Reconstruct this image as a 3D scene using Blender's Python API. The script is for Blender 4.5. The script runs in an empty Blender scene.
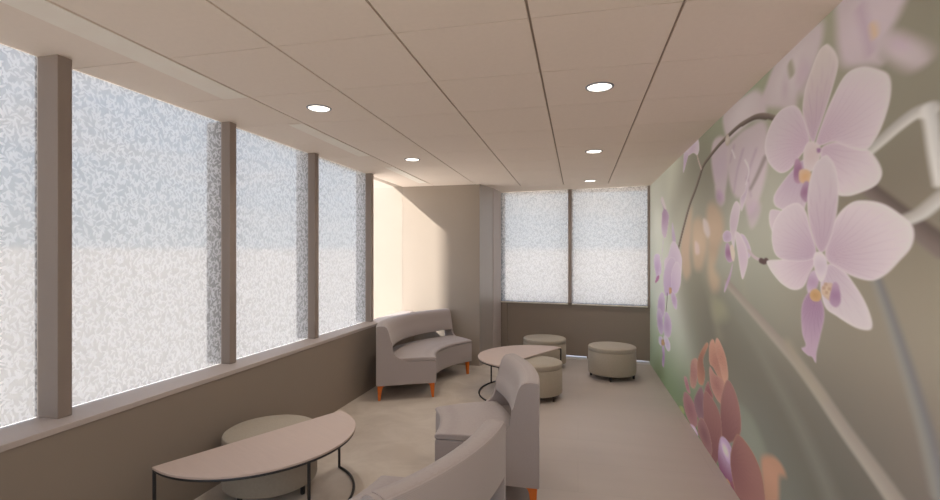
import bpy, bmesh, math, random
import numpy as np
from mathutils import Vector, Matrix
PI = math.pi
C = bpy.context.scene.collection
random.seed(4)

# ------------------------------------------------------------------ survey
F = 474.0                       # focal length in px of a 940 px wide frame
TH = math.atan(108 / F)         # camera yaw from the room's long axis
EYE = 1.57
CEIL = 2.57
K = 0.969                       # survey scale of floor-standing things

def onX(X, pu, pv):             # where a sight line meets the wall plane x = X
    a = math.atan((pu - 470) / F) - TH
    Y = X / math.tan(a); zc = Y * math.cos(TH) - X * math.sin(TH)
    return Y, EYE + (255 - pv) / F * zc

# ------------------------------------------------------------------ helpers
def link(o, parent=None):
    C.objects.link(o)
    if parent is not None: o.parent = parent
    return o
def tag(o, label=None, cat=None, group=None, kind=None):
    if label: o['label'] = label
    if cat: o['category'] = cat
    if group: o['group'] = group
    if kind: o['kind'] = kind
    return o
def empty(name, loc, rz=0.0):
    o = bpy.data.objects.new(name, None); o.empty_display_size = .1
    o.location = loc; o.rotation_euler = (0, 0, rz)
    return link(o)
def obj(name, bm, mat, parent=None, smooth=None):
    me = bpy.data.meshes.new(name)
    bmesh.ops.recalc_face_normals(bm, faces=bm.faces)
    bm.to_mesh(me); bm.free()
    if mat: me.materials.append(mat)
    if smooth is not None:
        for p in me.polygons: p.use_smooth = True
        me.set_sharp_from_angle(angle=math.radians(smooth))
    return link(bpy.data.objects.new(name, me), parent)
def struct(name, bm, mat, smooth=None):
    return tag(obj(name, bm, mat, None, smooth), kind='structure')
def box(bm, x0, x1, y0, y1, z0, z1):
    v = [bm.verts.new(p) for p in ((x0,y0,z0),(x1,y0,z0),(x1,y1,z0),(x0,y1,z0),(x0,y0,z1),(x1,y0,z1),(x1,y1,z1),(x0,y1,z1))]
    for f in ((0,3,2,1),(4,5,6,7),(0,1,5,4),(1,2,6,5),(2,3,7,6),(3,0,4,7)):
        bm.faces.new([v[i] for i in f])
    return bm
def prism(bm, pts, z0, z1):
    a = [bm.verts.new((x, y, z0)) for x, y in pts]; b = [bm.verts.new((x, y, z1)) for x, y in pts]
    n = len(pts)
    bm.faces.new(a[::-1]); bm.faces.new(b)
    for i in range(n):
        j = (i + 1) % n
        bm.faces.new((a[i], a[j], b[j], b[i]))
    return bm
def lathe(bm, prof, n=64, cx=0, cy=0):
    rings = []
    for r, z in prof:
        if r < 1e-6: rings.append([bm.verts.new((cx, cy, z))])
        else: rings.append([bm.verts.new((cx + r*math.cos(2*PI*k/n), cy + r*math.sin(2*PI*k/n), z)) for k in range(n)])
    for A, B in zip(rings, rings[1:]):
        if len(A) == 1 and len(B) == 1: continue
        for k in range(n):
            l = (k + 1) % n
            if len(A) == 1: bm.faces.new((A[0], B[l], B[k]))
            elif len(B) == 1: bm.faces.new((A[k], A[l], B[0]))
            else: bm.faces.new((A[k], A[l], B[l], B[k]))
    return bm
def tube(bm, pts, r, n=10):
    pts = [Vector(p) for p in pts]; rings = []
    for i, p in enumerate(pts):
        t = (pts[min(i+1, len(pts)-1)] - pts[max(i-1, 0)]).normalized()
        up = Vector((0,0,1)) if abs(t.z) < .9 else Vector((1,0,0))
        a = t.cross(up).normalized(); b = t.cross(a)
        rings.append([bm.verts.new(p + r*(a*math.cos(2*PI*k/n) + b*math.sin(2*PI*k/n))) for k in range(n)])
    for A, B in zip(rings, rings[1:]):
        for k in range(n): bm.faces.new((A[k], A[(k+1)%n], B[(k+1)%n], B[k]))
    bm.faces.new(rings[0][::-1]); bm.faces.new(rings[-1])
    return bm
def sweep(bm, prof, a0, a1, n):
    """closed (r, z) outline swept round the local z axis from angle a0 to a1, end caps closed"""
    rings = []
    for i in range(n + 1):
        a = a0 + (a1 - a0) * i / n
        rings.append([bm.verts.new((r*math.cos(a), r*math.sin(a), z)) for r, z in prof])
    m = len(prof)
    for A, B in zip(rings, rings[1:]):
        for k in range(m): bm.faces.new((A[k], A[(k+1)%m], B[(k+1)%m], B[k]))
    bm.faces.new(rings[0][::-1]); bm.faces.new(rings[-1])
    return bm
def bevel(o, w, seg=3, ang=40):
    m = o.modifiers.new('bevel', 'BEVEL'); m.width = w; m.segments = seg
    m.limit_method = 'ANGLE'; m.angle_limit = math.radians(ang); m.harden_normals = False
    for p in o.data.polygons: p.use_smooth = True
    o.data.set_sharp_from_angle(angle=math.radians(60))
    return o

# ------------------------------------------------------------------ materials
def lin(c):
    return tuple((x/255/12.92 if x/255 <= .04045 else ((x/255+.055)/1.055)**2.4) for x in c)
def new_mat(name):
    m = bpy.data.materials.new(name); m.use_nodes = True
    nt = m.node_tree; nt.nodes.clear()
    return m, nt, nt.nodes.new('ShaderNodeOutputMaterial')
def N(nt, t, **kw):
    n = nt.nodes.new(t)
    for k, v in kw.items(): setattr(n, k, v)
    return n
def math_node(nt, op, a, b=None, c=None):
    n = N(nt, 'ShaderNodeMath', operation=op)
    for i, x in enumerate((a, b, c)):
        if x is None: continue
        if isinstance(x, (int, float)): n.inputs[i].default_value = x
        else: nt.links.new(x, n.inputs[i])
    return n.outputs[0]
def mixcol(nt, f, a, b):
    n = N(nt, 'ShaderNodeMix', data_type='RGBA')
    for sock, x in ((n.inputs[0], f), (n.inputs[6], a), (n.inputs[7], b)):
        if isinstance(x, (int, float)): sock.default_value = x
        elif isinstance(x, tuple): sock.default_value = (*x[:3], 1)
        else: nt.links.new(x, sock)
    return n.outputs[2]
ALB = .80
def surf(name, col, rough=.7, var=.04, scale=8.0, bump=0.0, bscale=300.0, metal=0.0, spec=.3, sheen=0.0, col2=None, stretch=(1,1,1)):
    if name not in ('black metal', 'orange lacquer', 'sunlit exterior render'): col = tuple(x*ALB for x in col)
    m, nt, out = new_mat(name)
    b = N(nt, 'ShaderNodeBsdfPrincipled')
    b.inputs['Roughness'].default_value = rough; b.inputs['Metallic'].default_value = metal
    b.inputs['Specular IOR Level'].default_value = spec
    if sheen: b.inputs['Sheen Weight'].default_value = sheen
    tc = N(nt, 'ShaderNodeTexCoord'); mp = N(nt, 'ShaderNodeMapping'); mp.inputs['Scale'].default_value = stretch
    nt.links.new(tc.outputs['Object'], mp.inputs[0])
    nz = N(nt, 'ShaderNodeTexNoise'); nz.inputs['Scale'].default_value = scale; nz.inputs['Detail'].default_value = 4
    nt.links.new(mp.outputs[0], nz.inputs[0])
    c2 = col2 or tuple(max(0, x*(1-var*2)) for x in col)
    nt.links.new(mixcol(nt, nz.outputs[0], tuple(min(.9, x*(1+var)) for x in col), c2), b.inputs['Base Color'])
    if bump:
        n2 = N(nt, 'ShaderNodeTexNoise'); n2.inputs['Scale'].default_value = bscale; n2.inputs['Detail'].default_value = 2
        nt.links.new(tc.outputs['Object'], n2.inputs[0])
        bp = N(nt, 'ShaderNodeBump'); bp.inputs['Strength'].default_value = bump; bp.inputs['Distance'].default_value = .002
        nt.links.new(n2.outputs[0], bp.inputs['Height']); nt.links.new(bp.outputs[0], b.inputs['Normal'])
    nt.links.new(b.outputs[0], out.inputs[0])
    return m

M = {}
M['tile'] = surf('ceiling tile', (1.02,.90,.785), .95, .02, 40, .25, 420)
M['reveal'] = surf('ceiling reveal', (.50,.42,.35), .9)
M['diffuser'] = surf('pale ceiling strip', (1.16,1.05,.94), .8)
M['wallpaint'] = surf('taupe wall paint', (.45,.385,.32), .85, .03, 2.0)
M['kneewall'] = surf('brown taupe wall paint', (.345,.285,.233), .85, .03, 1.5)
M['column'] = surf('beige column paint', (.42,.355,.29), .75, .03, 2.0)
M['satin'] = surf('satin column cladding', (.55,.50,.46), .38, .02, 2.0, metal=.35, spec=.5)
M['mullion'] = surf('bronze mullion', (.36,.295,.255), .45, .03, 3, spec=.4, metal=.1)
M['sill'] = surf('window sill laminate', (.60,.52,.48), .5, .03, 6, spec=.35)
M['ext'] = surf('sunlit exterior render', (.82,.77,.70), .9, .01, 3)
M['rear'] = surf('rear wall paint', (.70,.62,.54), .85)
M['fabric'] = None
M['otto'] = surf('olive beige woven fabric', (.47,.41,.325), .95, .06, 60, .35, 900, sheen=.1)
M['black'] = surf('black metal', (.018,.017,.018), .45, .02, 10, spec=.5)
M['orange'] = surf('orange lacquer', (.64,.15,.012), .35, .03, 10, spec=.5)
M['laminate'] = surf('blush laminate', (.66,.53,.465), .5, .035, 5, spec=.3, stretch=(1,12,1))
M['edge'] = surf('laminate edge band', (.40,.315,.27), .6)
M['thresh'] = surf('pale floor strip', (.66,.61,.56), .6)
M['white'] = surf('grey trim ring', (.30,.32,.36), .5)

def fabric():
    m, nt, out = new_mat('mauve grey upholstery')
    b = N(nt, 'ShaderNodeBsdfPrincipled'); b.inputs['Roughness'].default_value = .95
    b.inputs['Specular IOR Level'].default_value = .1; b.inputs['Sheen Weight'].default_value = .25
    tc = N(nt, 'ShaderNodeTexCoord')
    w = N(nt, 'ShaderNodeTexWave'); w.inputs['Scale'].default_value = 55; w.inputs['Distortion'].default_value = 3
    w.inputs['Detail'].default_value = 2; w.bands_direction = 'Z'
    w2 = N(nt, 'ShaderNodeTexNoise'); w2.inputs['Scale'].default_value = 350
    nt.links.new(tc.outputs['Object'], w.inputs[0]); nt.links.new(tc.outputs['Object'], w2.inputs[0])
    h = math_node(nt, 'ADD', math_node(nt, 'MULTIPLY', w.outputs[1], .5), w2.outputs[0])
    nt.links.new(mixcol(nt, math_node(nt, 'MULTIPLY', h, .6), (.32,.272,.258), (.42,.37,.353)), b.inputs['Base Color'])
    bp = N(nt, 'ShaderNodeBump'); bp.inputs['Strength'].default_value = .18; bp.inputs['Distance'].default_value = .002
    nt.links.new(h, bp.inputs['Height']); nt.links.new(bp.outputs[0], b.inputs['Normal'])
    nt.links.new(b.outputs[0], out.inputs[0])
    return m
M['fabric'] = fabric()

def floor_mat(patterned):
    m, nt, out = new_mat('mottled carpet' if patterned else 'vinyl plank')
    b = N(nt, 'ShaderNodeBsdfPrincipled'); tc = N(nt, 'ShaderNodeTexCoord')
    if patterned:
        b.inputs['Roughness'].default_value = .9; b.inputs['Specular IOR Level'].default_value = .15
        n1 = N(nt, 'ShaderNodeTexNoise'); n1.inputs['Scale'].default_value = 2.6; n1.inputs['Detail'].default_value = 7
        n1.inputs['Distortion'].default_value = .7; n1.inputs['Roughness'].default_value = .62
        nt.links.new(tc.outputs['Object'], n1.inputs[0])
        r = N(nt, 'ShaderNodeValToRGB'); nt.links.new(n1.outputs[0], r.inputs[0])
        r.color_ramp.elements[0].position = .34; r.color_ramp.elements[0].color = (.47,.41,.35,1)
        r.color_ramp.elements[1].position = .66; r.color_ramp.elements[1].color = (.56,.50,.435,1)
        nt.links.new(r.outputs[0], b.inputs['Base Color'])
    else:
        b.inputs['Roughness'].default_value = .42; b.inputs['Specular IOR Level'].default_value = .25
        mp = N(nt, 'ShaderNodeMapping'); mp.inputs['Scale'].default_value = (.5, 5.5, 1)
        nt.links.new(tc.outputs['Object'], mp.inputs[0])
        n1 = N(nt, 'ShaderNodeTexNoise'); n1.inputs['Scale'].default_value = 1.1; n1.inputs['Detail'].default_value = 5
        nt.links.new(mp.outputs[0], n1.inputs[0])
        br = N(nt, 'ShaderNodeTexBrick'); br.inputs['Scale'].default_value = 1.0
        br.inputs['Brick Width'].default_value = 1.9; br.inputs['Row Height'].default_value = .46; br.inputs['Mortar Size'].default_value = .003
        br.inputs['Color1'].default_value = (.435,.38,.342,1); br.inputs['Color2'].default_value = (.465,.405,.368,1); br.inputs['Mortar'].default_value = (.39,.34,.305,1)
        nt.links.new(tc.outputs['Object'], br.inputs[0])
        v = mixcol(nt, n1.outputs[0], (.40,.35,.313), (.495,.433,.395))
        nt.links.new(mixcol(nt, .5, v, br.outputs[0]), b.inputs['Base Color'])
    nt.links.new(b.outputs[0], out.inputs[0])
    return m

def shade_mat(axis):
    """printed sheer: slim leaf sprigs over a thin weave; light passes through, partly scattered"""
    m, nt, out = new_mat('leaf print sheer')
    tc = N(nt, 'ShaderNodeTexCoord')
    sep = N(nt, 'ShaderNodeSeparateXYZ'); nt.links.new(tc.outputs['Object'], sep.inputs[0])
    com = N(nt, 'ShaderNodeCombineXYZ')
    nt.links.new(sep.outputs[axis], com.inputs[0]); nt.links.new(sep.outputs[2], com.inputs[1])
    dn = N(nt, 'ShaderNodeTexNoise'); dn.inputs['Scale'].default_value = 14; nt.links.new(com.outputs[0], dn.inputs[0])
    dv = N(nt, 'ShaderNodeVectorMath', operation='MULTIPLY_ADD'); nt.links.new(dn.outputs[1], dv.inputs[0])
    dv.inputs[1].default_value = (.03,.03,0); nt.links.new(com.outputs[0], dv.inputs[2])
    acc = None
    for i, (ang, sx, sy, thr) in enumerate(((.45, 13, 42, .25), (-.6, 12, 42, .25), (1.25, 11, 40, .26), (-1.35, 13, 38, .24), (1.9, 5, 56, .12))):
        mp = N(nt, 'ShaderNodeMapping'); mp.vector_type = 'POINT'
        mp.inputs['Rotation'].default_value = (0, 0, ang); mp.inputs['Location'].default_value = (i*3.7, i*1.9, 0)
        nt.links.new(dv.outputs[0], mp.inputs[0])
        sc = N(nt, 'ShaderNodeVectorMath', operation='MULTIPLY'); sc.inputs[1].default_value = (sx, sy, 0)
        nt.links.new(mp.outputs[0], sc.inputs[0])
        vo = N(nt, 'ShaderNodeTexVoronoi', voronoi_dimensions='2D'); vo.inputs['Scale'].default_value = 1
        nt.links.new(sc.outputs[0], vo.inputs[0])
        x = math_node(nt, 'SMOOTHSTEP' if False else 'SUBTRACT', thr, vo.outputs['Distance'])
        x = math_node(nt, 'MULTIPLY', x, 14.0)
        cl = N(nt, 'ShaderNodeClamp'); nt.links.new(x, cl.inputs[0])
        acc = cl.outputs[0] if acc is None else math_node(nt, 'MAXIMUM', acc, cl.outputs[0])
    leaf = math_node(nt, 'MULTIPLY', acc, 1.0)
    tr = N(nt, 'ShaderNodeBsdfTransparent')
    nt.links.new(mixcol(nt, leaf, (.262,.262,.262), (.325,.325,.325)), tr.inputs[0])
    tl = N(nt, 'ShaderNodeBsdfTranslucent'); nt.links.new(mixcol(nt, leaf, (.245,.245,.245), (.345,.345,.345)), tl.inputs[0])
    df = N(nt, 'ShaderNodeBsdfDiffuse'); nt.links.new(mixcol(nt, leaf, (.62,.61,.60), (.82,.81,.80)), df.inputs[0])
    m1 = N(nt, 'ShaderNodeMixShader'); m1.inputs[0].default_value = .22
    nt.links.new(tl.outputs[0], m1.inputs[1]); nt.links.new(df.outputs[0], m1.inputs[2])
    m2 = N(nt, 'ShaderNodeMixShader'); nt.links.new(math_node(nt, 'MULTIPLY_ADD', leaf, SH_LEAF, SH_BASE), m2.inputs[0])
    nt.links.new(tr.outputs[0], m2.inputs[1]); nt.links.new(m1.outputs[0], m2.inputs[2])
    nt.links.new(m2.outputs[0], out.inputs[0])
    return m
SH_BASE, SH_LEAF = .52, .26
def glass_mat():
    m, nt, out = new_mat('window glass')
    t = N(nt, 'ShaderNodeBsdfTransparent'); t.inputs[0].default_value = (.95,.96,.96,1)
    g = N(nt, 'ShaderNodeBsdfGlossy'); g.inputs['Roughness'].default_value = .02
    mx = N(nt, 'ShaderNodeMixShader'); mx.inputs[0].default_value = .04
    nt.links.new(t.outputs[0], mx.inputs[1]); nt.links.new(g.outputs[0], mx.inputs[2]); nt.links.new(mx.outputs[0], out.inputs[0])
    return m
M['glass'] = glass_mat()
def lamp_mat():
    m, nt, out = new_mat('lit lamp diffuser')
    e = N(nt, 'ShaderNodeEmission'); e.inputs[0].default_value = (1,.90,.80,1); e.inputs[1].default_value = LAMP
    nt.links.new(e.outputs[0], out.inputs[0])
    return m
LAMP = 2.2
SPOT = 28.0
M['lamp'] = lamp_mat()

# ------------------------------------------------------------------ world and sun
WORLD = 2.2
def world():
    w = bpy.data.worlds.new('sky'); bpy.context.scene.world = w; w.use_nodes = True
    nt = w.node_tree; nt.nodes.clear()
    out = N(nt, 'ShaderNodeOutputWorld'); bg = N(nt, 'ShaderNodeBackground'); tc = N(nt, 'ShaderNodeTexCoord')
    sep = N(nt, 'ShaderNodeSeparateXYZ'); nt.links.new(tc.outputs['Generated'], sep.inputs[0])
    r = N(nt, 'ShaderNodeValToRGB'); nt.links.new(math_node(nt, 'MULTIPLY_ADD', sep.outputs[2], .5, .5), r.inputs[0])
    cr = r.color_ramp; el = cr.elements
    el[0].position = 0; el[0].color = (1.12,1.02,.95,1)
    el[1].position = 1; el[1].color = (.38,.55,.90,1)
    for p, c in ((.5068, (1.24,1.12,1.05)), (.5078, (.84,.86,.89)), (.57, (.72,.79,.89)), (.70, (.60,.72,.93))):
        e = el.new(p); e.color = (*c, 1)
    mp = N(nt, 'ShaderNodeMapping'); mp.inputs['Scale'].default_value = (1.4,1.4,7); nt.links.new(tc.outputs['Generated'], mp.inputs[0])
    nz = N(nt, 'ShaderNodeTexNoise'); nz.inputs['Scale'].default_value = 2.2; nz.inputs['Detail'].default_value = 5; nt.links.new(mp.outputs[0], nz.inputs[0])
    cl = N(nt, 'ShaderNodeMapRange'); cl.inputs[1].default_value = .5; cl.inputs[2].default_value = .72; nt.links.new(nz.outputs[0], cl.inputs[0])
    up = N(nt, 'ShaderNodeMapRange'); up.inputs[1].default_value = .02; up.inputs[2].default_value = .1; nt.links.new(sep.outputs[2], up.inputs[0])
    cloud = math_node(nt, 'MULTIPLY', math_node(nt, 'MULTIPLY', cl.outputs[0], up.outputs[0]), .55)
    nt.links.new(mixcol(nt, cloud, r.outputs[0], (1.1,.98,.92)), bg.inputs[0]); bg.inputs[1].default_value = WORLD
    nt.links.new(bg.outputs[0], out.inputs[0])
world()
sun = bpy.data.lights.new('sun', 'SUN'); sun.energy = 6.2; sun.angle = math.radians(1.4); sun.color = (1,.93,.87)
so = link(bpy.data.objects.new('sun', sun)); so.location = (-8, -6, 8)
SUN_DIR = Vector((.73, .81, -.62))
so.rotation_euler = SUN_DIR.to_track_quat('-Z', 'Y').to_euler()

# ------------------------------------------------------------------ room shell
def xf(y): return -2.66 + .033 * (y - 1.7)      # facade line (shade plane)
def xk(y): return -2.42 + .016*(y - 1.5)           # knee wall face
XK = -2.40
ZS = .752                                         # sill top
XR = 1.02                                         # mural wall face
YB = -2.2                                         # rear wall
YC = 6.57                                         # column face
FA, FB = Vector((-1.20, 7.57)), Vector((1.02, 7.28))   # far wall line
def far(t, off=0.0):                              # point on the far wall, off = towards the room
    d = (FB - FA).normalized(); n = Vector((d.y, -d.x))
    p = FA + (FB - FA) * t + n * off
    return p

XCARP = -.52
# floors
bm = prism(bmesh.new(), [(XK-.4, YB), (XCARP, YB), (XCARP, 7.42), (XK-.4, 7.42)], -.12, 0)
struct('floor', bm, floor_mat(True))
bm = prism(bmesh.new(), [(XCARP, YB), (XR+.1, YB), (XR+.1, 7.28), (XCARP, 7.42)], -.12, 0)
struct('floor_walkway', bm, floor_mat(False))
# threshold strip under the far wall: the slab ends just behind it
a, b, c, d = far(-.1, .14), far(1.0, .14), far(1.0, -.15), far(-.1, -.15)
struct('trim_1', prism(bmesh.new(), [a[:], b[:], c[:], d[:]], -.10, .004), M['thresh'])

# ceiling: lay-in tiles with reveals under a dark deck
bm = bmesh.new()
gx = [-2.03 + .61*i for i in range(5)] + [XR]
gy = [2.01 + .6085*i for i in range(-7, 9)]
GX, GY = .006, .0026
cols = [(None, gx[0])] + list(zip(gx, gx[1:]))
yl = [YB] + [g for g in gy if g > YB+.1]
for ci, (x0, x1) in enumerate(cols):
    for y0, y1 in zip(yl, yl[1:]):
        xa = (xf(y0) - .01) if x0 is None else x0 + GX
        xb = x1 - (GX if ci < len(cols)-1 else -.08)
        prism(bm, [(xa, y0+GY), (xb, y0+GY), (xb, y1-GY), ((xf(y1)-.01) if x0 is None else xa, y1-GY)], CEIL, CEIL+.02)
prism(bm, [(xf(yl[-1])-.01, yl[-1]+GY), (XR+.08, yl[-1]+GY), (XR+.08, 7.7), (xf(7.7)-.01, 7.7)], CEIL, CEIL+.02)
ceil = struct('ceiling', bm, M['tile'])
struct('ceiling_deck', box(bmesh.new(), -2.66, XR+.1, YB, 7.9, CEIL+.012, CEIL+.25), M['reveal'])
# right wall
struct('wall_right', box(bmesh.new(), XR+.001, XR+.12, YB, 7.6, -.1, CEIL+.02), M['rear'])
# rear end of the room behind the camera: unseen glazing added for fill light
struct('window_14', box(bmesh.new(), -2.78, XR+.1, YB-.06, YB-.054, .85, CEIL), M['glass'])  # added unseen glazing for fill light
struct('wall_rear', box(bmesh.new(), -2.8, XR+.1, YB-.12, YB+.001, -.1, .85), M['kneewall'])
for i, (xa, xb) in enumerate(((-2.80, -2.74), (-1.56, -1.50), (-.30, -.24), (.96, 1.02))):
    struct('window_mullion_rear', box(bmesh.new(), xa, xb, YB-.11, YB, .85, CEIL), M['mullion'])  # added unseen mullions of the rear glazing
struct('window_rail_rear', box(bmesh.new(), -2.74, .96, YB-.11, YB+.02, .85, .90), M['mullion'])
# left knee wall + sill
bm = prism(bmesh.new(), [(xf(YB)-.01, YB), (xk(YB), YB), (xk(YC), YC), (xf(YC)-.01, YC)], -.12, ZS-.03)
struct('wall_left', bm, M['kneewall'])
bm = prism(bmesh.new(), [(xf(YB)-.012, YB), (xk(YB)+.006, YB), (xk(YC)+.006, YC-.02), (xf(YC)-.012, YC-.02)], ZS-.03, ZS)
s = struct('window_sill', bm, M['sill']); bevel(s, .003, 2)

# column block: front face carries on outside the glass, sunlit
bm = prism(bmesh.new(), [(-3.17, YC), (-1.36, YC), (-1.25, 7.0), (-1.25, 7.6), (-3.17, 7.6)], -3.2, 5.5)
col = struct('wall_column', bm, M['column'])
bm = prism(bmesh.new(), [(-1.3595, YC+.004), (-1.355, YC+.002), (-1.243, 7.0), (-1.252, 7.0)], 0, CEIL)
struct('trim_2', bm, M['satin'])
bm = prism(bmesh.new(), [(-1.262, 7.0), (-1.236, 7.0), (-1.20, 7.50), (-1.262, 7.56)], 0, CEIL)
struct('trim_3', bm, M['sill'])

# mullions, each with its fin outside
mull_y = [-1.8, -.58, .63, 1.845, 3.06, 4.175, 5.38]
mobjs = []
for i, y in enumerate(mull_y):
    x = xf(y); w = .07
    pro = .13 if i == 3 else .075
    bm = box(bmesh.new(), x-(.02 if i == 3 else .13), x+pro, y, y+w, ZS, CEIL)
    o = struct('window_mullion', bm, M['mullion']); bevel(o, .003, 2)
# window head trim outside, sill outside, closing spandrel
# glass panes bay by bay
edges = [YB] + mull_y + [YC]
for i in range(len(edges)-1):
    y0 = edges[i] + (.07 if i else 0); y1 = edges[i+1]
    bm = prism(bmesh.new(), [(xf(y0)-.012, y0), (xf(y0)-.007, y0), (xf(y1)-.007, y1), (xf(y1)-.012, y1)], ZS, CEIL)
    struct('window_%d' % (i+1), bm, M['glass'])

# printed shades, one to a bay
shade_y = [(.70, 1.845), (1.915, 3.06), (3.13, 4.175), (4.245, 5.38), (-.51, .63)]
labs = ['leaf print window shade left of the broad dark mullion',
        'leaf print window shade between the broad dark mullion and the next one',
        'middle leaf print shade of the long window wall, third pane along',
        'leaf print window shade beside the bright bare pane near the column',
        'leaf print window shade on the pane before the broad dark mullion']
sm = shade_mat(1)
for (y0, y1), lb in zip(shade_y, labs):
    bm = prism(bmesh.new(), [(xf(y0)-.002, y0), (xf(y0)-.001, y0), (xf(y1)-.001, y1), (xf(y1)-.002, y1)], ZS+.004, CEIL-.004)
    bm.free(); bm = bmesh.new()
    v = [bm.verts.new(p) for p in ((xf(y0), y0+.002, ZS+.004), (xf(y1), y1-.002, ZS+.004), (xf(y1), y1-.002, CEIL-.002), (xf(y0), y0+.002, CEIL-.002))]
    bm.faces.new(v)
    tag(obj('window_shade', bm, sm), lb, 'window shade', 'printed shades on the long window wall')

# far wall: knee wall raised off the floor, posts, windows and shades
def farbox(t0, t1, o0, o1, z0, z1):
    p = [far(t0, o0), far(t1, o0), far(t1, o1), far(t0, o1)]
    return prism(bmesh.new(), [q[:] for q in p], z0, z1)
ZF = .835
struct('wall_far', farbox(-.08, 1.02, .02, -.10, .036, ZF), M['kneewall'])
bm = farbox(-.05, .045, .05, .0, .062, ZF-.02)
struct('trim_5', bm, M['kneewall'])
struct('wall_far_foot', farbox(-.05, .44, .0, -.09, .0, .036), M['kneewall'])
for t0, t1 in ((.60, .628),): struct('trim_6', farbox(t0, t1, .01, -.08, .0, .062), M['kneewall'])
TM = .489
struct('window_mullion_far', farbox(TM-.013, TM+.013, .05, -.12, ZF, CEIL), M['mullion'])
struct('window_jamb_far', farbox(.985, 1.01, .05, -.12, ZF-.02, CEIL), M['mullion'])
struct('window_jamb_corner', farbox(-.02, .012, .0, -.12, ZF, CEIL), M['mullion'])
struct('window_12', farbox(0, TM-.013, -.07, -.076, ZF, CEIL), M['glass'])
struct('window_13', farbox(TM+.013, .99, -.07, -.076, ZF, CEIL), M['glass'])
sm2 = shade_mat(0)
for t0, t1, lb in ((-.012, TM-.013, 'left leaf print window shade on the far wall, nearer the column'),
                   (TM+.013, .985, 'right leaf print window shade on the far wall, against the orchid wall')):
    a = far(t0, .055); b = far(t1, .055)
    root = empty('window_shade', (a.x, a.y, 0)); tag(root, lb, 'window shade', 'printed shades on the far wall')
    bm = bmesh.new()
    v = [bm.verts.new(p) for p in ((0, 0, ZF-.005), (b.x-a.x, b.y-a.y, ZF-.005), (b.x-a.x, b.y-a.y, CEIL-.003), (0, 0, CEIL-.003))]
    bm.faces.new(v); obj('shade_fabric', bm, sm2, root)
    bm = tube(bmesh.new(), [(0, 0, ZF-.012), (b.x-a.x, b.y-a.y, ZF-.012)], .009, 8)
    obj('bottom_rail', bm, M['diffuser'], root, 40)

# unseen block added outside: keeps the sun off the shaded bays
k = 4.5
wy1 = 1.46; wx = -2.62 - .73*k
struct('wall_exterior_wing', box(bmesh.new(), wx-.6, wx, -4.7, wy1, -3.2, 7.0), M['ext'])

# ------------------------------------------------------------------ ceiling lights and strip panels
lights = [((-1.72, 2.92), 'round ceiling downlight nearest above the large half round table'),
          ((-1.69, 4.70), 'round ceiling downlight near the column, second from the window wall'),
          ((.125, 1.12), 'round ceiling downlight over the walkway behind the first pair, beyond the picture edge'),  # out of view, added to brighten the near mural and seat
          ((.125, 2.92), 'largest round ceiling downlight over the walkway beside the orchid wall'),
          ((.15, 4.72), 'middle downlight of the three in line over the walkway'),
          ((.16, 6.58), 'round ceiling downlight closest to the far windows')]
def downlight(x, y, lb):
    root = empty('ceiling_downlight', (x, y, CEIL)); tag(root, lb, 'ceiling light', 'recessed round downlights')
    bm = lathe(bmesh.new(), [(.070, -.001), (.073, -.006), (.080, -.004), (.083, 0), (.083, .004), (.070, .004), (.070, -.001)], 48)
    obj('trim_ring', bm, M['white'], root, 40)
    bm = lathe(bmesh.new(), [(.0701, .002), (.068, -.003), (0, -.004)], 48)
    obj('light_diffuser', bm, M['lamp'], root, 40)
for (x, y), lb in lights:
    downlight(x, y, lb)
    sp = bpy.data.lights.new('downlight_beam', 'SPOT'); sp.energy = SPOT; sp.color = (1, .90, .80)
    sp.spot_size = math.radians(150); sp.spot_blend = 1.0; sp.shadow_soft_size = .06
    so_ = link(bpy.data.objects.new('downlight_beam', sp)); so_.location = (x, y, CEIL-.012)
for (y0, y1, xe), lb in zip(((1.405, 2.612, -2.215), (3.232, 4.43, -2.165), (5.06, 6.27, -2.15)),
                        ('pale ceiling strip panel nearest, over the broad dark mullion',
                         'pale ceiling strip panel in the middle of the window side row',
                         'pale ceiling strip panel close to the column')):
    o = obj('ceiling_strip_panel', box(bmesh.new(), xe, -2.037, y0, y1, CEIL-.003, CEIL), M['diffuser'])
    tag(o, lb, 'ceiling panel', 'pale strip panels along the window side of the ceiling')

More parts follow.
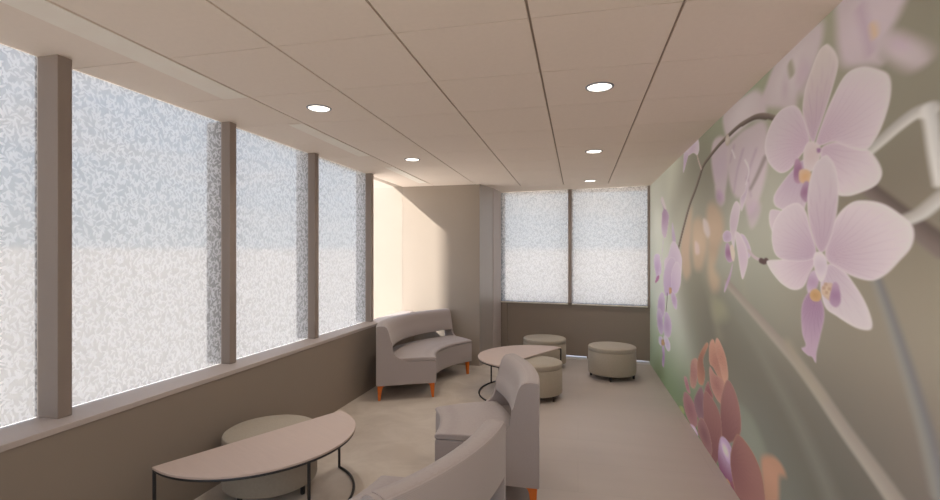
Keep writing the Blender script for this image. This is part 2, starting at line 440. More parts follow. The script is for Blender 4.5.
# ------------------------------------------------------------------ curved seating
def S(x, y): return (x*K, y*K)
RI, DEP = .985, .65
def curved_seat(name, label, cat, center, mid, half, top=.81, group=None):
    """centre of curvature, mid angle and half angle; the hollow front faces the centre"""
    root = empty(name, (center[0], center[1], 0), mid); tag(root, label, cat, group)
    n = max(10, int(half*2/math.radians(2.5)))
    RO = RI + DEP
    SZ = .448                                    # seat height
    pt = .026/RO                                 # side panel thickness as an angle
    ins = half - pt
    def front(p0):                               # front face of the backrest, from the top down
        return [(RO-.085, top-.003), (RO-.108, top-.018), (RO-.124, top-.045), (RO-.138, top-.09), (RO-.155, top-.16), (RO-.168, .62), (RO-.176, p0)]
    outer = [(RO, top-.016), (RO-.005, top-.006), (RO-.016, top-.001), (RO-.05, top+.001)]
    slot = .53
    # base block
    prof = [(RI+.008, .166), (RI, .174), (RI, .404), (RI+.006, .410), (RO, .410), (RO, .174), (RO-.008, .166)]
    obj('seat_base', sweep(bmesh.new(), prof, -ins, ins, n), M['fabric'], root, 35)
    # seat pad
    prof = [(RI+.008, .414), (RI-.006, .420), (RI-.005, SZ-.014), (RI+.004, SZ-.004), (RI+.02, SZ), (RI+.15, SZ+.006), (RO-.22, SZ+.004), (RO-.17, SZ-.002), (RO-.155, SZ-.02), (RO-.155, .412)]
    o = obj('seat_cushion', sweep(bmesh.new(), prof, -half+.002, half-.002, n), M['fabric'], root, 35); bevel(o, .008, 3, 50)
    # backrest band above the slot
    prof = [(RO, slot)] + outer + front(slot+.012) + [(RO-.172, slot)]
    obj('backrest', sweep(bmesh.new(), prof, -ins, ins, n), M['fabric'], root, 35)
    # side panels: one continuous outline from seat front up to the back's top
    prof = ([(RI+.004, .166), (RI, .170), (RI, .404), (RI+.006, .410)] +
            [(RO-.33, .411), (RO-.275, SZ-.006), (RO-.232, SZ+.014), (RO-.205, SZ+.034), (RO-.188, SZ+.064)] +
            front(.555)[::-1] + outer[::-1] + [(RO, .170), (RO-.004, .166)])
    for sgn in (-1, 1):
        a0, a1 = (half-pt+.0004, half) if sgn > 0 else (-half, -half+pt-.0004)
        o = obj('side_panel', sweep(bmesh.new(), prof, a0, a1, 1), M['fabric'], root, 35); bevel(o, .003, 2, 60)
    # four orange bracket legs
    for sgn in (-1, 1):
        for inner in (True, False):
            a = sgn * (half - .045/(RI if inner else RO))
            r = RI + .025 if inner else RO - .025
            d = 1 if inner else -1
            out = [(-.012*d, .166), (.095*d, .166), (.070*d, .160), (.048*d, .146), (.038*d, .120), (.030*d, .06), (.020*d, 0), (-.004*d, 0)]
            bm = bmesh.new()
            ca, sa = math.cos(a), math.sin(a)
            fr = []
            for off in (-.016, .016):
                fr.append([bm.verts.new((ca*(r+q) - sa*off, sa*(r+q) + ca*off, z)) for q, z in out])
            m_ = len(out)
            bm.faces.new(fr[0]); bm.faces.new(fr[1][::-1])
            for i in range(m_): bm.faces.new((fr[0][i], fr[1][i], fr[1][(i+1)%m_], fr[0][(i+1)%m_]))
            lg = obj('leg', bm, M['orange'], root); bevel(lg, .003, 2, 50)
            lg['label'] = 'orange tapered bracket leg'
    return root
D = math.radians
# two-seater by the window wall
c1 = (-.64, 5.445)
curved_seat('curved_loveseat', 'wide curved mauve grey two-seat sofa beside the window wall and column', 'sofa', c1, D(172.2), D(34.7), .805, None)
c2 = (-1.862, 2.84)
curved_seat('curved_chair', 'curved mauve grey single seat side-on in the middle, nearest the walkway', 'chair', c2, D(16.4), D(15.7), .80, 'curved single seats')
c3 = (-1.967, 2.315)
curved_seat('curved_chair', 'curved mauve grey single seat cut by the bottom edge, seen from behind', 'chair', c3, D(-18.5), D(15.6), .785, 'curved single seats')

# ------------------------------------------------------------------ half round tables
def half_table(label, mid, ang, R, z=.422):
    """flat side through mid; the round side bulges along local +x"""
    root = empty('half_round_table', (mid[0], mid[1], 0), ang); tag(root, label, 'table', 'half round side tables')
    arc = [(.94*R*math.sin(PI*i/48), -R*math.cos(PI*i/48)) for i in range(49)]
    t = obj('tabletop', prism(bmesh.new(), arc, z-.014, z), M['laminate'], root); bevel(t, .003, 2, 60)
    rr = R - .012
    bm = tube(bmesh.new(), [(.94*rr*math.sin(PI*i/48), -rr*math.cos(PI*i/48), z-.022) for i in range(49)], .0085, 8)
    obj('top_frame', bm, M['black'], root, 40)
    for a in (0, PI/2, PI):
        x, y = .94*rr*math.sin(a), -rr*math.cos(a)
        bm = tube(bmesh.new(), [(x, y, .008), (x, y, z-.022)], .0095, 10)
        obj('leg', bm, M['black'], root, 40)
    bm = tube(bmesh.new(), [(.94*rr*math.sin(PI*i/48), -rr*math.cos(PI*i/48), .009) for i in range(49)], .0088, 8)
    obj('base_rail', bm, M['black'], root, 40)
    return root
def table_from(c0, c1, label, R=None):
    c0, c1 = Vector(S(*c0)), Vector(S(*c1)); mid = (c0 + c1)/2; d = (c1 - c0)
    half_table(label, mid, math.atan2(d.y, d.x) + (-PI/2 if R is None or R > 0 else PI/2), d.length/2)
table_from((-2.325, 2.19), (-1.765, 3.305), 'large half round side table with blush top in front of the window wall')
table_from((-.83, 5.02), (-.21, 6.21), 'blush half round side table behind the middle single seat, among the ottomans', -1)

# ------------------------------------------------------------------ ottomans
def ottoman(x, y, label, rz=0.0, h=.405):
    root = empty('round_ottoman', (x, y, 0), rz); tag(root, label, 'ottoman', 'round olive beige ottomans')
    R = .298
    pr = [(0, .062), (R-.015, .062), (R-.003, .068), (R, .08), (R, h-.062), (R-.0035, h-.057)]
    obj('ottoman_body', lathe(bmesh.new(), pr, 72), M['otto'], root, 35)
    pr = [(R-.0035, h-.057), (R, h-.052), (R, h-.016), (R-.004, h-.006), (R-.014, h), (R*.5, h+.002), (0, h+.003)]
    obj('top_cushion', lathe(bmesh.new(), pr, 72), M['otto'], root, 35)
    for k in range(4):
        a = PI/4 + k*PI/2
        bm = lathe(bmesh.new(), [(0, 0), (.013, 0), (.015, .004), (.016, .066), (0, .066)], 16, (R-.035)*math.cos(a), (R-.035)*math.sin(a))
        obj('leg', bm, M['black'], root, 40)
ottoman(*S(-2.09, 2.92), 'round olive beige ottoman tucked behind the large half round table', .65, .395)
ottoman(*S(.44, 6.56), 'free standing round ottoman nearest the orchid wall', PI/4-.12)
ottoman(*S(-.475, 6.98), 'round ottoman at the far knee wall, partly behind the small table', .1)
ottoman(-.465, 5.30, 'round ottoman directly behind the middle single seat', .15, .395)

# ------------------------------------------------------------------ orchid mural
def build_mural():
    """printed wallcovering: an out-of-focus photograph of orchids, laid down as colours on the wall's own (length, height) plane"""
    x = XR - .006
    ys = [-2.19, -1.6, -1.2, -.5, 0, .4, .7, .9, 1.05, 1.2]
    y = 1.3
    while y < 7.27:
        ys.append(y); y += .7 * (y*y + 1.04) / (1.02 * F * (1 + math.tan(math.atan(1.02/y) + TH)**2))
    ys.append(7.279)
    ys = np.array(ys); zs = np.concatenate([np.linspace(0.0, CEIL, 620)])
    ny, nz = len(ys), len(zs)
    Yg, Zg = np.meshgrid(ys, zs, indexing='ij'); AS = .45; Yr = Yg.ravel(); Y = Yr*AS; Z = Zg.ravel()   # the print is stretched along the wall
    L = lambda c: np.array(lin(c))
    def W(p):
        q = onX(XR, p[0], p[1]); return q[0]*AS, q[1]
    # --- background: soft patches, lightened at the far end to make up for dim light
    samples = [
     (653,205,206,206,192),(660,262,196,198,184),(656,330,186,198,172),(664,360,122,150,96),(682,392,112,132,94),(668,310,212,214,204),(676,345,172,180,160),
     (690,285,138,134,114),(700,320,118,114,98),(715,345,122,119,104),(742,320,140,140,124),(735,375,132,122,108),(735,345,118,115,100),
     (770,400,116,112,99),(800,455,110,108,96),(760,300,148,148,130),(790,350,136,126,112),(830,330,148,139,122),(850,300,149,140,121),
     (780,290,176,176,158),(805,310,150,144,126),
     (900,300,158,148,126),(932,345,165,155,134),(870,400,132,120,108),(905,430,120,108,98),(840,485,103,98,88),(935,485,125,112,102),(770,470,126,126,114),(755,440,138,146,136),
     (712,205,150,146,130),(700,180,126,122,104),(684,190,184,182,164),(725,235,176,178,162),(748,252,182,184,168),(745,215,172,171,156),(700,160,134,130,110),(720,112,162,172,140),
     (830,75,170,166,146),(905,95,148,143,122),(925,20,140,134,112),(882,130,156,152,130),(925,172,116,104,90),(900,170,122,110,95),(890,240,136,125,106),(928,262,150,140,118),
     (820,22,148,152,122),(860,70,150,145,124),(905,210,128,116,100),(670,170,196,198,180),(810,395,124,118,104),(840,430,112,108,98),(865,350,146,134,118),(820,420,116,112,102)]
    P = np.array([W(s[:2]) for s in samples]); Cc = np.array([L(s[2:]) for s in samples])
    acc = np.zeros((len(Y), 3)); ws = np.zeros(len(Y))
    for (py, pz), c in zip(P, Cc):
        sy = .10*AS + .085*py; sz = .13 + .02*py/AS
        w = np.exp(-((Y-py)/sy)**2*.5 - ((Z-pz)/sz)**2*.5) + 1e-5/(.01 + ((Y-py)/AS)**2*.3 + (Z-pz)**2)
        acc += w[:, None]*c; ws += w
    img = acc/ws[:, None]
    # soft mottling of the out-of-focus leaves
    rng = np.random.RandomState(3)
    mot = np.zeros(len(Y))
    for _ in range(26):
        a = rng.uniform(0, 2*PI); fr = rng.uniform(2, 11)
        mot += np.sin(fr*(Yr*math.cos(a)*.8 + Z*math.sin(a)) + rng.uniform(0, 6.3) + .8*np.sin(2.1*Yr + 3*Z + a))/fr
    img *= (1 + .045*mot)[:, None]
    # --- shapes
    def spline(pts, closed=True, sub=7):
        p = np.array(pts, float); n = len(p); out = []
        rngi = range(n) if closed else range(n-1)
        for i in rngi:
            if closed: a, b, c, d = p[(i-1)%n], p[i], p[(i+1)%n], p[(i+2)%n]
            else: a, b, c, d = p[max(i-1,0)], p[i], p[i+1], p[min(i+2,n-1)]
            for k in range(sub):
                t = k/sub
                out.append(.5*((2*b) + (-a+c)*t + (2*a-5*b+4*c-d)*t*t + (-a+3*b-3*c+d)*t**3))
        if not closed: out.append(p[-1])
        return np.array(out)
    def seg_d(q, A, B):
        AB = B-A; t = np.clip(((q-A)@AB)/max(AB@AB, 1e-12), 0, 1)
        return np.hypot(*(q - (A + t[:, None]*AB)).T), t
    def select(poly, pad):
        lo, hi = poly.min(0)-pad, poly.max(0)+pad
        return np.nonzero((Y > lo[0]) & (Y < hi[0]) & (Z > lo[1]) & (Z < hi[1]))[0]
    def tf(ox, oy, s, pts): return [(ox+s*a, oy+s*b) for a, b in pts]
    def sstep(x): x = np.clip(x, 0, 1); return x*x*(3-2*x)
    def petal(pts, cin, cout, soft=.004, rim=None, rimw=.010, org=None, vein=0.0, alpha=1.0, vc=(150,110,140)):
        poly = spline([W(p) for p in pts]); idx = select(poly, soft*2)
        if not len(idx): return
        q = np.stack([Y[idx], Z[idx]], 1)
        d = np.full(len(q), 9.0); ins = np.zeros(len(q), bool)
        n = len(poly)
        for i in range(n):
            A, B = poly[i], poly[(i+1)%n]
            dd, _ = seg_d(q, A, B); d = np.minimum(d, dd)
            cond = (A[1] > q[:, 1]) != (B[1] > q[:, 1])
            xi = (B[0]-A[0])*(q[:, 1]-A[1])/((B[1]-A[1]) if B[1] != A[1] else 1e-9) + A[0]
            ins ^= cond & (q[:, 0] < xi)
        sd = np.where(ins, d, -d)
        m = sstep((sd + soft)/(2*soft))*alpha
        o = np.array(W(org)) if org else poly.mean(0)
        r = np.hypot(q[:, 0]-o[0], q[:, 1]-o[1]); R = max(r[ins].max() if ins.any() else 1, 1e-3)
        t = sstep(r/R)
        c = L(cin)*(1-t)[:, None] + L(cout)*t[:, None]
        if vein:
            ang = np.arctan2(q[:, 1]-o[1], q[:, 0]-o[0])
            s = np.sin(ang*46 + 1.5*np.sin(r*40)) * .5 + .5*np.sin(ang*83 + 2 + r*30)
            v = np.clip(s, 0, 1)*vein*.6*np.clip(1.1-t, 0, 1)
            c = c*(1-v)[:, None] + L(vc)*v[:, None]
        if rim is not None:
            e = np.exp(-np.clip(sd, 0, 9)/(rimw*.55))*.6
            c = c*(1-e)[:, None] + L(rim)*e[:, None]
        img[idx] = img[idx]*(1-m)[:, None] + c*m[:, None]
    def stroke(pts, w0, w1, col, soft=.004, hi=None, alpha=1.0):
        """w0, w1 half widths in metres; hi = colour of the upper side"""
        poly = spline([W(p) for p in pts], False); idx = select(poly, max(w0, w1)+soft*2)
        if not len(idx): return
        q = np.stack([Y[idx], Z[idx]], 1)
        best = np.full(len(q), 9.0); tt = np.zeros(len(q)); side = np.zeros(len(q)); n = len(poly)-1
        for i in range(n):
            A, B = poly[i], poly[i+1]; dd, t = seg_d(q, A, B); u = dd < best
            best[u] = dd[u]; tt[u] = ((i+t)/n)[u]
            AB = B-A; sgn = (AB[0]*(q[:, 1]-A[1]) - AB[1]*(q[:, 0]-A[0]))/max(np.hypot(*AB), 1e-9); side[u] = sgn[u]
        w = w0 + (w1-w0)*tt
        m = sstep((w - best + soft)/(2*soft))*alpha
        c = np.tile(L(col), (len(q), 1))
        if hi is not None:
            h = sstep(side/np.maximum(w, 1e-6)*.5 + .5)
            c = c*(1-h)[:, None] + L(hi)*h[:, None]
        img[idx] = img[idx]*(1-m)[:, None] + c*m[:, None]
    # out-of-focus stems low on the wall
    stroke([(742,318),(758,345),(775,378),(800,425),(825,480),(836,510)], .03, .03, (140,137,124), .05, alpha=.6)
    stroke([(728,283),(745,302),(770,330),(806,372),(845,428),(880,476),(905,512)], .028, .034, (158,145,134), .014, (172,163,150))
    stroke([(790,345),(806,372),(822,395)], .025, .02, (172,162,138), .03, alpha=.6)
    stroke([(868,255),(882,290),(898,335),(914,385),(930,440),(944,500)], .013, .018, (118,119,124), .014, (150,147,140))
    stroke([(705,270),(712,300),(720,335)], .03, .04, (158,150,128), .06, alpha=.4)
    # thick grey twig, right
    stroke([(858,178),(880,196),(905,216),(925,232),(950,250)], .020, .028, (96,80,74), .010, (128,112,106))
    stroke([(870,152),(884,140),(900,126),(918,113),(932,110)], .018, .020, (176,172,166), .008, (216,212,206))
    stroke([(930,108),(934,122),(938,150),(944,182)], .014, .014, (196,194,192), .010, (220,217,213))
    stroke([(950,192),(935,204),(922,214),(908,220)], .018, .019, (206,203,199), .009, (176,169,162))
    # orange blurred blooms far
    og = lambda p, a=.8, c=(206,176,146), s=.05: petal(p, c, (190,164,136), s, alpha=a)
    T = lambda pts: tf(690, 180, .28, pts)
    og(T([(10,170),(30,135),(62,160),(66,210),(60,270),(40,320),(15,300)]), .85)
    og(T([(60,150),(68,90),(92,85),(118,125),(124,190),(104,250),(88,290),(70,240)]), .9)
    og(T([(70,240),(98,250),(92,310),(110,355),(104,392),(82,396),(66,335)]), .8, (204,178,146))
    og(tf(640,160,.28,[(148,300),(172,200),(188,172),(186,250),(180,330),(184,400),(165,425),(150,380)]), .8, (200,166,140))
    petal(T([(50,140),(66,150),(75,190),(66,205),(52,180)]), (214,198,196), (214,198,196), .02, alpha=.8)
    petal(T([(20,220),(34,230),(36,262),(22,262)]), (214,190,190), (214,190,190), .02, alpha=.7)
    petal(T([(85,410),(105,420),(128,440),(140,480),(120,505),(90,500),(78,450)]), (168,168,130), (160,158,130), .05, alpha=.6)
    petal(T([(180,330),(198,345),(210,390),(225,440),(205,450),(180,390)]), (168,165,140), (160,158,136), .05, alpha=.35)
    # pale blurred blooms top left
    pk = lambda p, a=.9, c=(212,196,204), s=.022, c2=(204,188,194): petal(p, c, c2, s, alpha=a)
    pk([(724,124),(725,112),(733,102),(745,96),(757,90),(766,98),(766,116),(752,122),(738,134),(729,140)], .92, (216,204,208))
    pk([(762,104),(768,84),(776,64),(788,48),(806,32),(824,22),(822,48),(812,72),(800,92),(796,108),(780,108)], .92, (216,204,208))
    pk([(800,60),(806,52),(812,64),(812,86),(803,96),(797,84)], .7, (200,176,192))
    pk([(783,78),(789,72),(790,100),(784,104)], .5, (190,166,182))
    petal([(789,66),(793,60),(796,72),(791,78)], (150,146,110), (150,146,110), .012, alpha=.7)
    pk([(712,158),(714,142),(722,136),(730,144),(730,165),(727,188),(724,200),(717,188),(714,176)], .9, (204,184,200))
    pk([(728,150),(740,134),(752,126),(766,122),(770,150),(766,180),(758,205),(750,214),(744,200),(736,196),(730,180)], .92, (208,190,202))
    pk([(748,196),(756,198),(762,206),(758,222),(752,228),(748,214)], .7, (196,170,192))
    pk([(716,186),(722,190),(726,200),(722,206),(717,200)], .7, (190,150,190))
    for s in ([(744,150),(738,172),(735,192)], [(735,146),(731,162)], [(757,150),(750,172),(747,196)], [(748,178),(752,196)]):
        stroke(s, .008, .004, (178,152,176), .018, alpha=.65)
    for s in ([(746,160),(750,170),(747,184)], [(733,150),(736,158)]):
        stroke(s, .005, .004, (228,220,224), .008, alpha=.8)
    stroke([(766,158),(758,176),(752,188)], .016, .012, (140,124,124), .014, alpha=.75)
    # blurred bloom at the very top right
    pk([(838,0),(850,-10),(905,-10),(904,8),(893,30),(884,50),(884,64),(868,66),(846,66),(840,50),(838,22)], .95, (214,196,206))
    pk([(878,44),(892,32),(912,38),(931,48),(932,60),(914,70),(896,62),(882,52)], .9, (216,200,206))
    pk([(886,38),(898,34),(914,42),(920,52),(908,54),(892,48)], .6, (204,176,200))
    stroke([(862,8),(868,32),(872,52)], .012, .01, (190,160,184), .02, alpha=.6)
    petal([(872,24),(878,24),(880,34),(874,38)], (222,190,150), (222,190,150), .014, alpha=.8)
    # slim dark branch
    stroke([(792,124),(784,119),(776,118),(768,116),(760,116),(750,120),(740,126),(730,135),(720,145),(711,156),(704,166),(700,178),(696,190),(690,206),(684,228),(679,248),(675,264)], .012, .019, (84,70,62), .006, (134,118,106))
    stroke([(768,117),(756,117),(744,124)], .014, .013, (84,70,62), .006, (126,108,98))
    petal([(727,136),(729,134),(731,141),(728,146),(726,142)], (206,196,188), (190,176,160), .006)
    stroke([(697,150),(699,160),(702,169)], .006, .008, (196,176,168), .004)
    rimp = (232,222,224)
    # tiny bloom under the ceiling line
    petal([(684,152),(690,146),(698,138),(700,148),(698,155),(694,153),(688,156)], (206,186,204), (216,204,212), .006, rimp, .006)
    petal([(685,152),(689,154),(687,163),(684,173),(684,162)], (196,172,198), (206,190,204), .006)
    # cascade at the far end
    c3 = lambda p: tf(645, 180, .18, p); c4 = lambda p: tf(645, 260, .24, p)
    vio, vio2 = (188,156,192), (204,182,206)
    petal(c3([(95,100),(106,106),(120,160),(135,195),(130,260),(118,320),(102,310),(95,270),(97,190),(104,160),(92,118)]), (178,142,176), (200,178,196), .010, rimp, .006)
    petal(c3([(92,97),(102,97),(114,130),(122,160),(112,160),(98,130)]), (218,206,206), (218,206,206), .008)
    stroke(c3([(106,320),(100,380),(95,440)]), .008, .006, (200,184,200), .008)
    petal(c3([(155,235),(165,280),(175,340),(172,400),(160,380),(152,290)]), (194,170,196), (206,190,206), .012)
    petal(c3([(60,420),(75,415),(90,450),(95,500),(85,530),(62,520),(55,470)]), vio, vio2, .010, rimp, .006)
    petal(c3([(150,350),(175,350),(205,420),(208,480),(200,540),(160,560),(118,520),(110,450),(130,420)]), vio2, (214,196,212), .010, rimp, .008)
    petal(c4([(42,-20),(62,-22),(66,20),(62,40),(55,80),(44,92),(48,60),(40,20)]), vio, vio2, .010, rimp, .006)
    petal(c4([(50,72),(62,64),(58,84),(44,96)]), (172,96,150), (172,96,150), .008)
    petal(c4([(80,60),(90,20),(108,-10),(128,0),(130,60),(124,110),(108,140),(88,150),(80,110)]), (194,164,200), vio2, .010, rimp, .008, org=c4([(108,125)])[0])
    petal(c4([(112,60),(124,20),(140,10),(153,60),(148,112),(132,140),(115,130)]), (200,172,204), (212,192,212), .010, rimp, .008, org=c4([(108,125)])[0])
    petal(c4([(112,130),(126,140),(136,170),(134,205),(122,195),(112,160)]), vio, vio2, .008, rimp, .006)
    petal(c4([(102,118),(112,116),(114,134),(104,142)]), (206,160,100), (190,140,120), .008)
    stroke(c4([(95,140),(93,180),(90,220)]), .010, .008, (96,88,70), .010)
    petal(c4([(56,170),(66,140),(80,138),(86,190),(78,240),(62,240),(54,210)]), vio, vio2, .010, rimp, .006)
    petal(c4([(52,215),(66,205),(76,250),(78,300),(66,310),(54,275)]), (184,150,190), vio2, .010, rimp, .006)
    petal(c4([(86,220),(98,222),(112,260),(110,310),(96,325),(82,310),(80,260)]), vio, vio2, .010, rimp, .006)
    petal(c4([(80,320),(92,318),(106,345),(108,372),(98,380),(86,358)]), (204,186,212), (216,204,216), .008, rimp, .005)
    petal(c4([(62,318),(74,322),(76,350),(66,356),(58,338)]), (204,186,212), (216,204,216), .008, rimp, .005)
    petal(c4([(72,332),(80,332),(84,352),(76,360),(70,348)]), (206,166,96), (180,130,100), .008)
    petal(c4([(73,360),(82,360),(84,400),(82,440),(77,446),(73,430),(75,395)]), (176,128,182), (200,170,204), .008)
    # side-on bloom in the middle
    petal(T([(182,70),(200,40),(206,10),(212,14),(206,55),(188,110)]), (196,176,194), (212,196,208), .010, rimp, .008)
    petal(T([(170,75),(157,92),(146,135),(146,180),(153,225),(160,250),(166,200),(178,140),(183,95)]), (206,186,200), (214,200,208), .006, rimp, .010)
    petal(T([(120,195),(134,180),(150,188),(152,214),(138,222),(124,218)]), (194,168,194), vio2, .006, rimp, .006)
    petal(T([(164,190),(182,192),(204,235),(211,285),(202,330),(191,354),(182,320),(174,262)]), (208,186,204), (214,198,208), .006, rimp, .010)
    petal(T([(184,192),(200,200),(218,235),(222,262),(212,280),(206,245),(192,212)]), (200,180,200), vio2, .006, rimp, .006)
    petal(T([(130,232),(140,225),(150,250),(158,285),(142,294),(129,272)]), (164,110,156), (190,156,186), .006, (214,196,210), .006)
    petal(T([(146,240),(156,232),(164,262),(160,290),(152,280)]), (224,206,190), (220,200,190), .006)
    petal(T([(156,296),(150,340),(137,380),(126,402),(128,378),(146,330)]), (186,156,186), (200,176,198), .006)
    stroke(T([(214,252),(230,272),(250,284),(272,290)]), .010, .008, (196,178,184), .005)
    stroke(T([(258,288),(268,292),(276,288)]), .016, .016, (92,66,66), .006)
    # ---- large upper bloom
    A = lambda pts: tf(740, 30, .4, pts)
    pin, pout, vc = (203,176,196), (222,207,215), (176,140,172)
    petal(A([(240,280),(290,285),(325,300),(348,325),(360,358),(346,386),(312,404),(272,415),(240,405),(215,350),(205,300)]), pin, pout, .005, rimp, .012, A([(190,290)])[0], .35, vc=vc)
    petal(A([(165,325),(140,345),(110,380),(88,415),(92,440),(120,455),(80,450),(78,490),(100,520),(150,480),(172,420),(180,370)]), (190,164,188), (210,194,204), .006, rimp, .008, A([(180,320)])[0], .3, vc=vc)
    petal(A([(218,36),(200,55),(180,105),(166,150),(160,200),(168,245),(186,282),(200,250),(218,200),(240,130),(250,85),(244,58),(230,40)]), (196,168,188), (214,202,198), .005, rimp, .010, A([(185,285)])[0], .5, vc=vc)
    petal(A([(192,288),(212,225),(236,168),(268,112),(308,92),(350,98),(378,115),(382,160),(368,218),(346,268),(318,300),(280,294),(240,280),(210,288)]), pin, pout, .005, rimp, .010, A([(188,292)])[0], .4, vc=vc)
    petal(A([(178,272),(165,225),(150,195),(130,189),(100,205),(76,244),(65,290),(74,330),(100,356),(126,350),(152,318),(172,292)]), pin, (212,198,206), .005, rimp, .010, A([(180,285)])[0], .4, vc=vc)
    petal(A([(172,282),(190,280),(206,296),(200,330),(184,352),(166,350),(162,310)]), (212,192,196), (216,200,204), .006, rimp, .006)
    petal(A([(140,330),(150,322),(158,340),(158,372),(150,384),(138,372)]), (158,104,148), (184,140,172), .006)
    petal(A([(152,352),(168,348),(182,358),(180,380),(164,384),(152,376)]), (216,170,112), (214,180,150), .006)
    petal(A([(196,296),(206,296),(204,306),(197,306)]), (160,110,160), (176,130,170), .005)
    petal(A([(165,380),(178,384),(180,420),(166,430),(154,410)]), (158,110,150), (178,140,172), .006)
    # ---- large lower bloom
    B = lambda pts: tf(740, 150, .46, pts)
    ob = B([(178,232)])[0]
    petal(B([(192,250),(222,254),(250,288),(276,330),(291,372),(286,391),(255,386),(215,362),(188,340),(178,290)]), (200,176,196), (216,204,210), .005, rimp, .012, ob, .35, vc=vc)
    petal(B([(168,236),(125,235),(92,238),(62,241),(66,256),(78,274),(95,292),(118,304),(140,298),(155,268)]), pin, pout, .005, rimp, .010, ob, .35, vc=vc)
    petal(B([(168,230),(156,170),(145,132),(125,115),(95,130),(76,160),(72,198),(84,232),(125,242)]), (192,164,188), (212,196,206), .005, rimp, .008, ob, .45, vc=vc)
    petal(B([(190,236),(193,195),(214,145),(245,115),(280,110),(322,120),(370,154),(383,180),(376,212),(352,240),(322,270),(290,284),(250,275),(215,256)]), (196,168,190), pout, .005, rimp, .012, ob, .5, vc=vc)
    petal(B([(186,13),(164,36),(151,88),(151,140),(160,186),(175,220),(190,216),(205,180),(215,130),(218,80),(211,38),(197,15)]), (192,164,186), (212,198,206), .005, rimp, .009, ob, .5, vc=vc)
    petal(B([(155,268),(148,295),(154,314),(168,304),(176,280),(168,262)]), (186,150,184), (204,182,202), .006)
    petal(B([(165,226),(180,222),(192,238),(192,262),(184,284),(174,282),(164,252)]), (208,190,206), (220,206,216), .005, rimp, .006)
    petal(B([(165,312),(150,312),(137,342),(138,395),(146,424),(137,432),(150,446),(160,450),(168,462),(170,440),(178,405),(187,360),(180,325)]), (168,128,166), (196,166,190), .005, (206,184,200), .008, B([(165,320)])[0], .5, vc=(140,100,140))
    petal(B([(186,292),(204,290),(212,310),(206,330),(190,322),(180,308)]), (216,190,160), (206,176,160), .005)
    petal(B([(206,290),(218,294),(223,328),(212,342),(198,328)]), (168,124,166), (186,150,182), .005)
    petal(B([(158,306),(170,302),(180,314),(176,328),(162,328),(155,318)]), (200,150,84), (206,164,108), .004)
    for p in ((186,300),(192,310),(198,302),(190,292)):
        petal(B([(p[0]-3,p[1]-3),(p[0]+3,p[1]-3),(p[0]+3,p[1]+3),(p[0]-3,p[1]+3)]), (190,150,120), (190,150,120), .004, alpha=.8)
    # ---- terracotta spike by the floor
    R = lambda pts: tf(660, 320, .36, pts)
    petal(R([(215,240),(250,260),(285,330),(300,390),(290,430),(250,400),(225,340)]), (146,154,138), (140,146,130), .04, alpha=.8)
    petal(R([(285,385),(315,378),(340,400),(352,432),(335,440),(330,510),(292,510),(288,450)]), (204,150,118), (190,140,108), .020)
    redr = (200,164,136)
    red = lambda p, c=(150,96,96), c2=(164,108,100), r=redr, o=None, v=.4: petal(R(p), c, c2, .004, r, .005, R([o])[0] if o else None, v, vc=(118,66,76))
    red([(68,160),(76,160),(84,190),(86,205),(76,195)], (178,112,130), (186,130,140))
    red([(90,112),(106,110),(106,160),(98,190),(86,180),(86,140)], (176,120,112), (190,140,124))
    red([(112,95),(130,64),(136,72),(122,110),(127,150),(122,180),(108,172),(106,120)], (162,104,84), (188,128,100))
    red([(138,82),(142,60),(152,56),(164,100),(178,150),(190,165),(182,185),(165,160),(150,132),(140,120)], (186,124,104), (206,150,124))
    red([(160,50),(170,62),(186,105),(192,160),(180,172),(166,120),(156,70)], (196,134,112), (212,160,134))
    red([(140,130),(155,150),(178,168),(180,200),(172,232),(155,212),(142,178)], (178,118,108), (196,140,126))
    red([(126,195),(136,170),(142,190),(150,210),(146,222),(132,212)], (150,88,96), (168,110,112))
    red([(190,166),(208,190),(224,245),(228,306),(216,330),(192,342),(174,322),(170,240),(178,192)], (138,84,88), (166,112,108), o=(180,330))
    red([(70,200),(86,212),(102,250),(106,290),(92,297),(74,262),(66,225)], (160,102,110), (172,118,122))
    red([(105,200),(118,186),(126,230),(124,275),(108,272),(96,228)], (138,96,110), (150,110,122))
    red([(125,200),(150,222),(170,268),(174,330),(166,385),(150,402),(140,350),(124,280)], (142,86,90), (162,108,104), o=(160,390))
    red([(118,272),(134,298),(146,345),(144,376),(126,352),(108,312),(108,282)], (140,90,98), (162,112,112), (206,176,140))
    petal(R([(86,290),(98,296),(108,318),(104,330),(92,312)]), (226,206,226), (206,170,200), .004)
    red([(160,405),(200,436),(216,510),(186,490),(148,398)], (150,76,108), (160,90,110))
    red([(170,328),(190,335),(208,380),(204,445),(182,440),(164,392)], (206,178,214), (150,86,128), None, (184,352))
    petal(R([(172,330),(184,336),(196,372),(196,398),(184,384),(174,356)]), (232,216,236), (200,166,206), .008)
    red([(212,325),(226,322),(256,360),(280,410),(293,470),(290,520),(230,520),(206,450),(198,380)], (148,90,94), (168,112,104), (206,170,120), (190,380))
    petal(R([(184,446),(190,442),(198,456),(192,468),(186,460)]), (222,196,120), (200,150,110), .004)
    petal(R([(55,242),(64,240),(70,256),(64,264)]), (160,170,100), (150,160,100), .005)
    # --- print to albedo
    lum = img @ np.array([.3, .55, .15])
    img2 = img*.80 + lum[:, None]*.20*np.array([1.0, 1.0, .98])
    img2 = np.clip(img2*MURAL_GAIN*np.array([.965, 1.01, 1.035]) + .035, .005, .95)
    verts = np.stack([np.full(len(Y), x), Yr, Z], 1)
    ii, jj = np.meshgrid(np.arange(ny-1), np.arange(nz-1), indexing='ij')
    a = (ii*nz + jj).ravel(); faces = np.stack([a, a+1, a+nz+1, a+nz], 1)
    # give the covering its thickness: four edge verts behind and edge faces
    me = bpy.data.meshes.new('wall_mural')
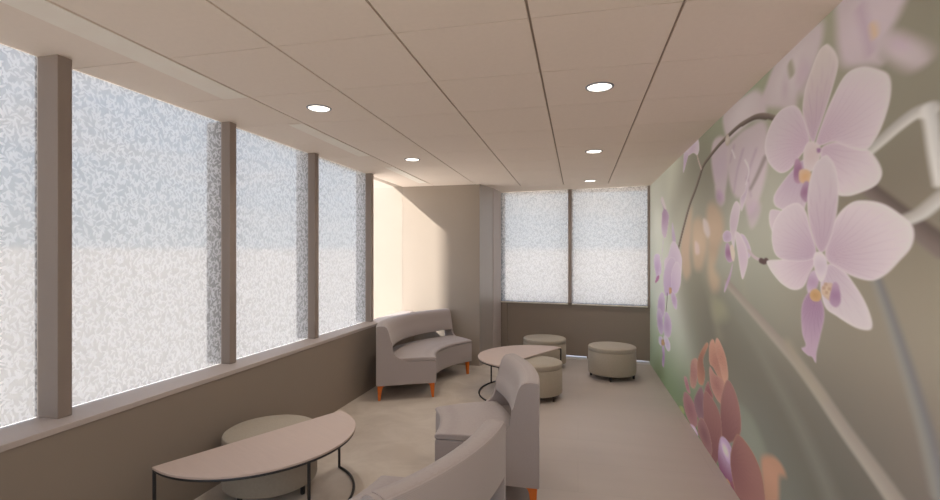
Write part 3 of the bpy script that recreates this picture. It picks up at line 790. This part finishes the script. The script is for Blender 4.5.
    nv = len(verts); back = np.array([(XR, ys[0], zs[0]), (XR, ys[-1], zs[0]), (XR, ys[-1], zs[-1]), (XR, ys[0], zs[-1])])
    verts = np.vstack([verts, back]); nf = len(faces)
    me.vertices.add(len(verts)); me.vertices.foreach_set('co', verts.ravel().astype(np.float32))
    c0, c1, c2, c3_ = 0, (ny-1)*nz, ny*nz-1, nz-1
    extra = np.array([[nv, nv+1, c1, c0], [nv+1, nv+2, c2, c1], [nv+2, nv+3, c3_, c2], [nv+3, nv, c0, c3_], [nv, nv+3, nv+2, nv+1]])[:, ::-1]
    faces = np.vstack([faces, extra]); n = len(faces)
    me.loops.add(n*4); me.loops.foreach_set('vertex_index', faces.ravel().astype(np.int32))
    me.polygons.add(n); me.polygons.foreach_set('loop_start', (np.arange(n)*4).astype(np.int32))
    me.update(calc_edges=True)
    at = me.color_attributes.new('print', 'FLOAT_COLOR', 'POINT')
    buf = np.ones((len(verts), 4), np.float32); buf[:nv, :3] = img2; buf[nv:, :3] = .4
    at.data.foreach_set('color', buf.ravel())
    m, nt, out = new_mat('printed orchid wallcovering')
    b = N(nt, 'ShaderNodeBsdfPrincipled'); b.inputs['Roughness'].default_value = .8; b.inputs['Specular IOR Level'].default_value = .12
    ca = N(nt, 'ShaderNodeVertexColor'); ca.layer_name = 'print'
    nt.links.new(ca.outputs[0], b.inputs['Base Color'])
    nt.links.new(b.outputs[0], out.inputs[0])
    me.materials.append(m)
    o = link(bpy.data.objects.new('wall_mural', me))
    tag(o, 'wall-sized printed mural of pink orchids covering the right wall', 'mural', kind='thing')
MURAL_GAIN = 1.36
build_mural()


# ------------------------------------------------------------------ camera and view
cam = bpy.data.cameras.new('camera'); co = link(bpy.data.objects.new('camera', cam))
cam.sensor_width = 36; cam.lens = 36 * F / 940; cam.shift_y = 5/940; cam.clip_start = .05
co.location = (0, 0, EYE); co.rotation_euler = (PI/2, 0, TH)
sc = bpy.context.scene; sc.camera = co
sc.view_settings.view_transform = 'Standard'; sc.view_settings.look = 'None'; sc.view_settings.gamma = 1
sc.view_settings.use_curve_mapping = False; sc.view_settings.exposure = 0.62
sc.cycles.max_bounces = 10; sc.cycles.diffuse_bounces = 6; sc.cycles.transparent_max_bounces = 16
sc.cycles.use_denoising = True; sc.cycles.sample_clamp_indirect = 6
